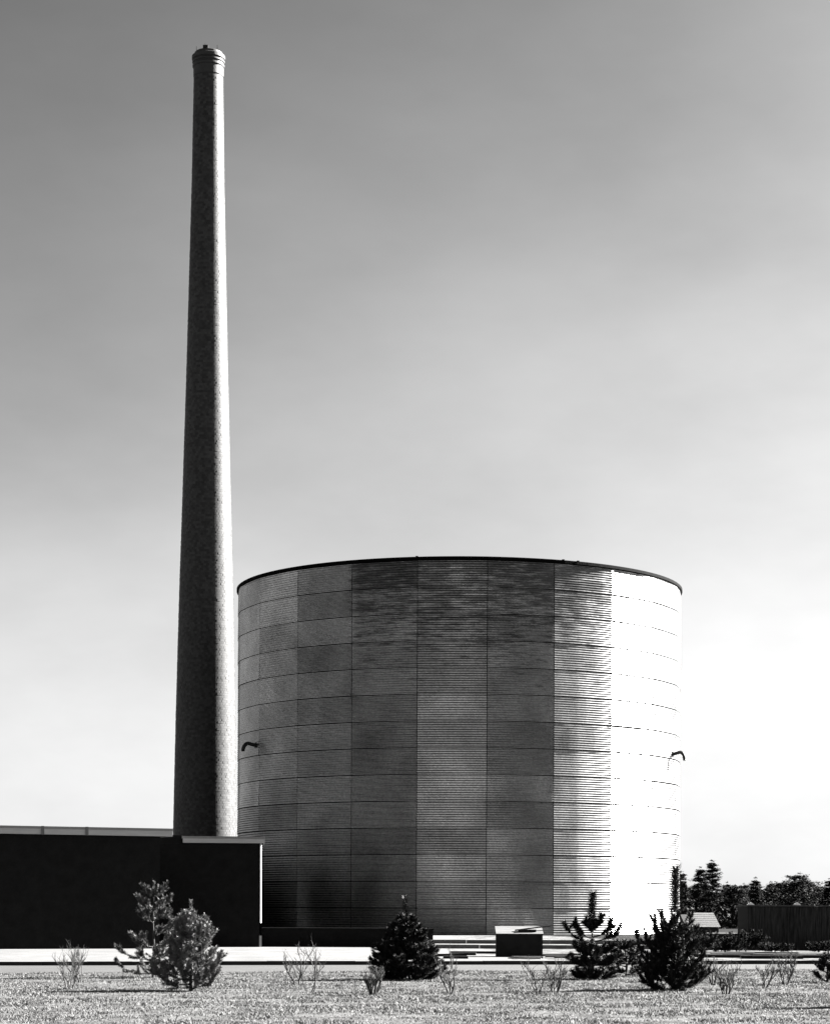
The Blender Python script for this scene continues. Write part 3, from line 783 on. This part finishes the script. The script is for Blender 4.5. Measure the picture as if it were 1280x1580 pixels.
pine(1276, 70.0, 1.0, .42, 'small dark pine cut by the right edge of the picture', 'needle', 15, 4, 6, (10, 40), .3, 600, .08, .1, 6, power=.5)
pine(1420, 53.0, 2.6, 1.0, 'young pine just outside the right edge throwing a shadow on the lawn', 'needle', 16, 6, 6, (0, 40), .4, 800, .11, .05, 10)
pine(1440, 66.5, 2.6, 1.1, 'young pine outside the right edge, behind the other one there', 'needle', 17, 6, 6, (0, 40), .4, 800, .11, .05, 10)

def shrub(px, z, H, label, seed, stems=5, spread=.5, tuft=None, thick=.014):
    thick *= 1.35
    random.seed(seed)
    p = at(px, z); root = thing('bare_shrub', label, 'shrub', (p.x, p.y, 0), 0, 'bare shrubs on the lawn')
    def grow(mb, p, d, L, r, depth):
        pts = [p]; n = 4
        for k in range(n):
            d = (d + Vector((random.gauss(0, .13), random.gauss(0, .13), .06))).normalized()
            pts.append(pts[-1] + d * L / n)
        mb.tube(pts, [r * (1 - .55 * k / n) for k in range(n + 1)], 5, False)
        if depth:
            for k in range(random.randint(2, 3) + (depth > 1)):
                i = random.randint(1, n)
                s = Vector((random.gauss(0, .5), random.gauss(0, .5), random.uniform(0, .5)))
                grow(mb, pts[i], (d + s).normalized(), L * random.uniform(.45, .75), r * .6, depth - 1)
    for k in range(stems):
        a = 2 * math.pi * (k + random.random()) / stems
        d = Vector((math.cos(a) * spread, math.sin(a) * spread, 1)).normalized()
        mb = MB(); grow(mb, Vector((math.cos(a) * .07, math.sin(a) * .07, -.03)), d, H * random.uniform(.45, .62), thick * random.uniform(.8, 1.2), 3)
        mb.build('stem', M['twig'], root, True)
    if tuft:
        N = Needles()
        for k in range(6): N.brush((random.uniform(-.06, .06), random.uniform(-.06, .06), tuft), (random.gauss(0, 1), random.gauss(0, 1), .4), .12, .07, 300)
        v = np.concatenate(N.v); link('leaf_tuft', np_mesh('leaf_tuft', v, np.arange(len(v)).reshape(-1, 3), M['needle']), root)
shrub(108, 61.5, 1.2, 'bare twiggy shrub standing alone at the far left of the lawn', 1, 5, .35)
shrub(126, 67.0, 1.1, 'second bare shrub close behind the leftmost one', 2, 3, .4)
shrub(458, 66.0, 1.35, 'tallest thin bare shrub left of the cone-shaped pine', 3, 3, .45, thick=.017)
shrub(481, 60.0, 1.25, 'bare single-stemmed shrub leaning right, before the tallest thin one', 4, 2, .4, thick=.017)
shrub(576, 58.5, .85, 'many-stemmed bare shrub at the left foot of the cone-shaped pine', 5, 9, .45, thick=.02)
shrub(696, 60.0, .95, 'small bare shrub with a dark tuft, right of the cone-shaped pine', 6, 3, .5, tuft=.55, thick=.02)
shrub(829, 61.5, .95, 'forked bare shrub below the black bin', 7, 3, .5)
shrub(856, 60.0, .95, 'bare shrub with several upright stems left of the slender pine', 8, 6, .4, thick=.018)
shrub(1120, 60.0, .85, 'dark many-stemmed bare shrub right of the big pine', 9, 7, .35, thick=.02)
shrub(1100, 67.0, 1.0, 'bare shrub with crooked stems tucked behind the big pine', 10, 4, .5, thick=.018)
shrub(1178, 65.0, 1.0, 'bare shrub with two crooked stems before the board shed', 11, 3, .5, thick=.018)
shrub(1212, 67.5, 1.05, 'bare upright shrub rightmost on the lawn', 12, 5, .35, thick=.018)

def bush(px, z, H, W, label, seed):
    random.seed(seed)
    p = at(px, z); root = thing('evergreen_bush', label, 'bush', (p.x, p.y, .13), 0, 'dark bushes round the sheds')
    N = Needles()
    for k in range(int(34 * W)):
        a = random.random() * 6.28; r = W * .5 * random.random() ** .6
        h = H * random.uniform(.2, .7) * (1 - .4 * r / (W * .5))
        N.brush((math.cos(a) * r * .6, math.sin(a) * r * .4, h * .4), (math.cos(a) * .6, math.sin(a) * .6, random.uniform(.3, 1.3)), H * .5, .12, 200, .012, .025)
    N.wood.tube([(0, 0, -.05), (0, 0, H * .5)], [.04, .02], 6)
    v = np.concatenate(N.v); N.wood.build('stems', M['bark'], root, True)
    link('crown', np_mesh('crown', v, np.arange(len(v)).reshape(-1, 3), M['far_needle']), root)
bush(1075, 112, 1.2, 2.6, 'dark bush behind the big pine, below the pale sloping roof', 1)
bush(1118, 110, 1.1, 2.4, 'dark bush in front of the very low shed', 2)
bush(1150, 113, 1.6, 2.2, 'dark bush against the left end of the board shed', 3)
bush(1052, 125, 2.0, 2.2, 'tallest dark bush left of the pale sloping roof', 4)
bush(1262, 112, .8, 2.0, 'low dark bush before the right part of the board shed', 5)
bush(1195, 111, .7, 2.6, 'wide low dark bush in the middle of the board shed front', 6)

# distant wood: single trees
def far_tree_mesh(seed, H, W, kind):
    rr = random.Random(seed); r2 = np.random.default_rng(seed)
    tr = MB(); tr.tube([(0, 0, -.3), (rr.uniform(-.2, .2), 0, H * .5), (0, 0, H * .97)], [.2, .13, .03], 7)
    out = []
    def clump(c, size, n):
        P = np.array(c)[None] + r2.normal(size=(n, 3)) * np.array([size, size, size * .38])[None]
        for _ in (0,):
            d1 = r2.normal(size=(n, 3)) * 0.14; d2 = r2.normal(size=(n, 3)) * 0.14
            d1[:, 2] *= .5; d2[:, 2] *= .5
            out.append(np.stack([P, P + d1, P + d2], 1).reshape(-1, 3))
    lv = int(H * 2.0)
    for i in range(lv):
        t = 0.12 + .86 * i / lv
        if kind == 0: L = W * (1 - t) ** .8 + .25
        else: L = W * (math.sin(math.pi * min(1, t * .95 + .1)) ** .6) * (.8 + .3 * rr.random())
        nb = 5 if kind == 0 else 6
        for k in range(nb):
            a = 6.283 * (k + rr.random()) / nb; l = L * rr.uniform(.55, 1.1); z = H * t + rr.uniform(-.15, .15)
            tip = (math.cos(a) * l, math.sin(a) * l, z + l * (.05 if kind == 0 else .35))
            tr.tube([(0, 0, z), (tip[0] * .5, tip[1] * .5, z + l * .02), tip], [.045, .03, .012], 4, False)
            for q in range(1, 5):
                f = .25 + .19 * q
                clump((tip[0] * f, tip[1] * f, z + (tip[2] - z) * f), .17 + .05 * l, 34)
    clump((0, 0, H), .12, 26)
    v = np.concatenate(out)
    return tr.mesh('trunk', M['bark'], True), np_mesh('crown', v, np.arange(len(v)).reshape(-1, 3), M['far_needle'])
FT = [far_tree_mesh(1, 9.5, 2.4, 0), far_tree_mesh(2, 8.2, 2.2, 0), far_tree_mesh(3, 7.2, 3.4, 1), far_tree_mesh(4, 6.2, 3.0, 1), far_tree_mesh(5, 7.4, 1.8, 0)]
FH = [9.5, 8.2, 7.2, 6.2, 7.4]
def ftree(px, z, top_y, k, label):
    p = at(px, z); H = (1400 - top_y) * z / F + EYE
    s = H / FH[k]
    t = thing('distant_tree', label, 'tree', (p.x, p.y, -0.01), random.random() * 6, 'trees of the wood behind the sheds')
    t.scale = (s, s, s)
    link('trunk', FT[k][0], t); link('crown', FT[k][1], t)
random.seed(99)
spec = [(1049, 255, 1343, 1, 'layered conifer nearest the tank edge, leftmost of the wood'),
        (1080, 262, 1336, 1, 'slim conifer between the leftmost one and the tallest'),
        (1098, 250, 1326, 0, 'tallest layered conifer of the wood'),
        (1165, 252, 1352, 4, 'small pointed conifer rising in the middle of the wood'),
        (1133, 258, 1364, 3, 'low round tree right of the tallest conifer'),
        (1232, 250, 1345, 2, 'broad round-topped tree above the board shed'),
        (1186, 262, 1366, 3, 'low round tree left of the broad round-topped one'),
        (1278, 248, 1353, 1, 'conifer cut by the right edge of the picture')]
for s in spec: ftree(*s)
for k in range(30):
    px = 1030 + k * 13 + random.uniform(-5, 5)
    ftree(px, random.uniform(268, 300), random.uniform(1356, 1374) , random.choice((2, 3, 3, 2, 4)), 'one of the low rounded trees filling the back of the wood')
# shrubby floor of the wood
def under():
    n = 26000
    X = 28 + rng.random(n) * 60; z = 240 + rng.random(n) * 60
    h = 2.6 * rng.random(n) * (0.7 + .3 * np.sin(X * 1.3))
    P = np.stack([X, z, h], 1); d1 = rng.normal(size=(n, 3)) * .3; d2 = rng.normal(size=(n, 3)) * .3
    v = np.stack([P, P + d1, P + d2], 1).reshape(-1, 3)
    tag(link('undergrowth', np_mesh('undergrowth', v, np.arange(n * 3).reshape(-1, 3), M['far_needle'])), 'dense dark undergrowth at the foot of the distant wood', 'undergrowth', kind='stuff')
under()
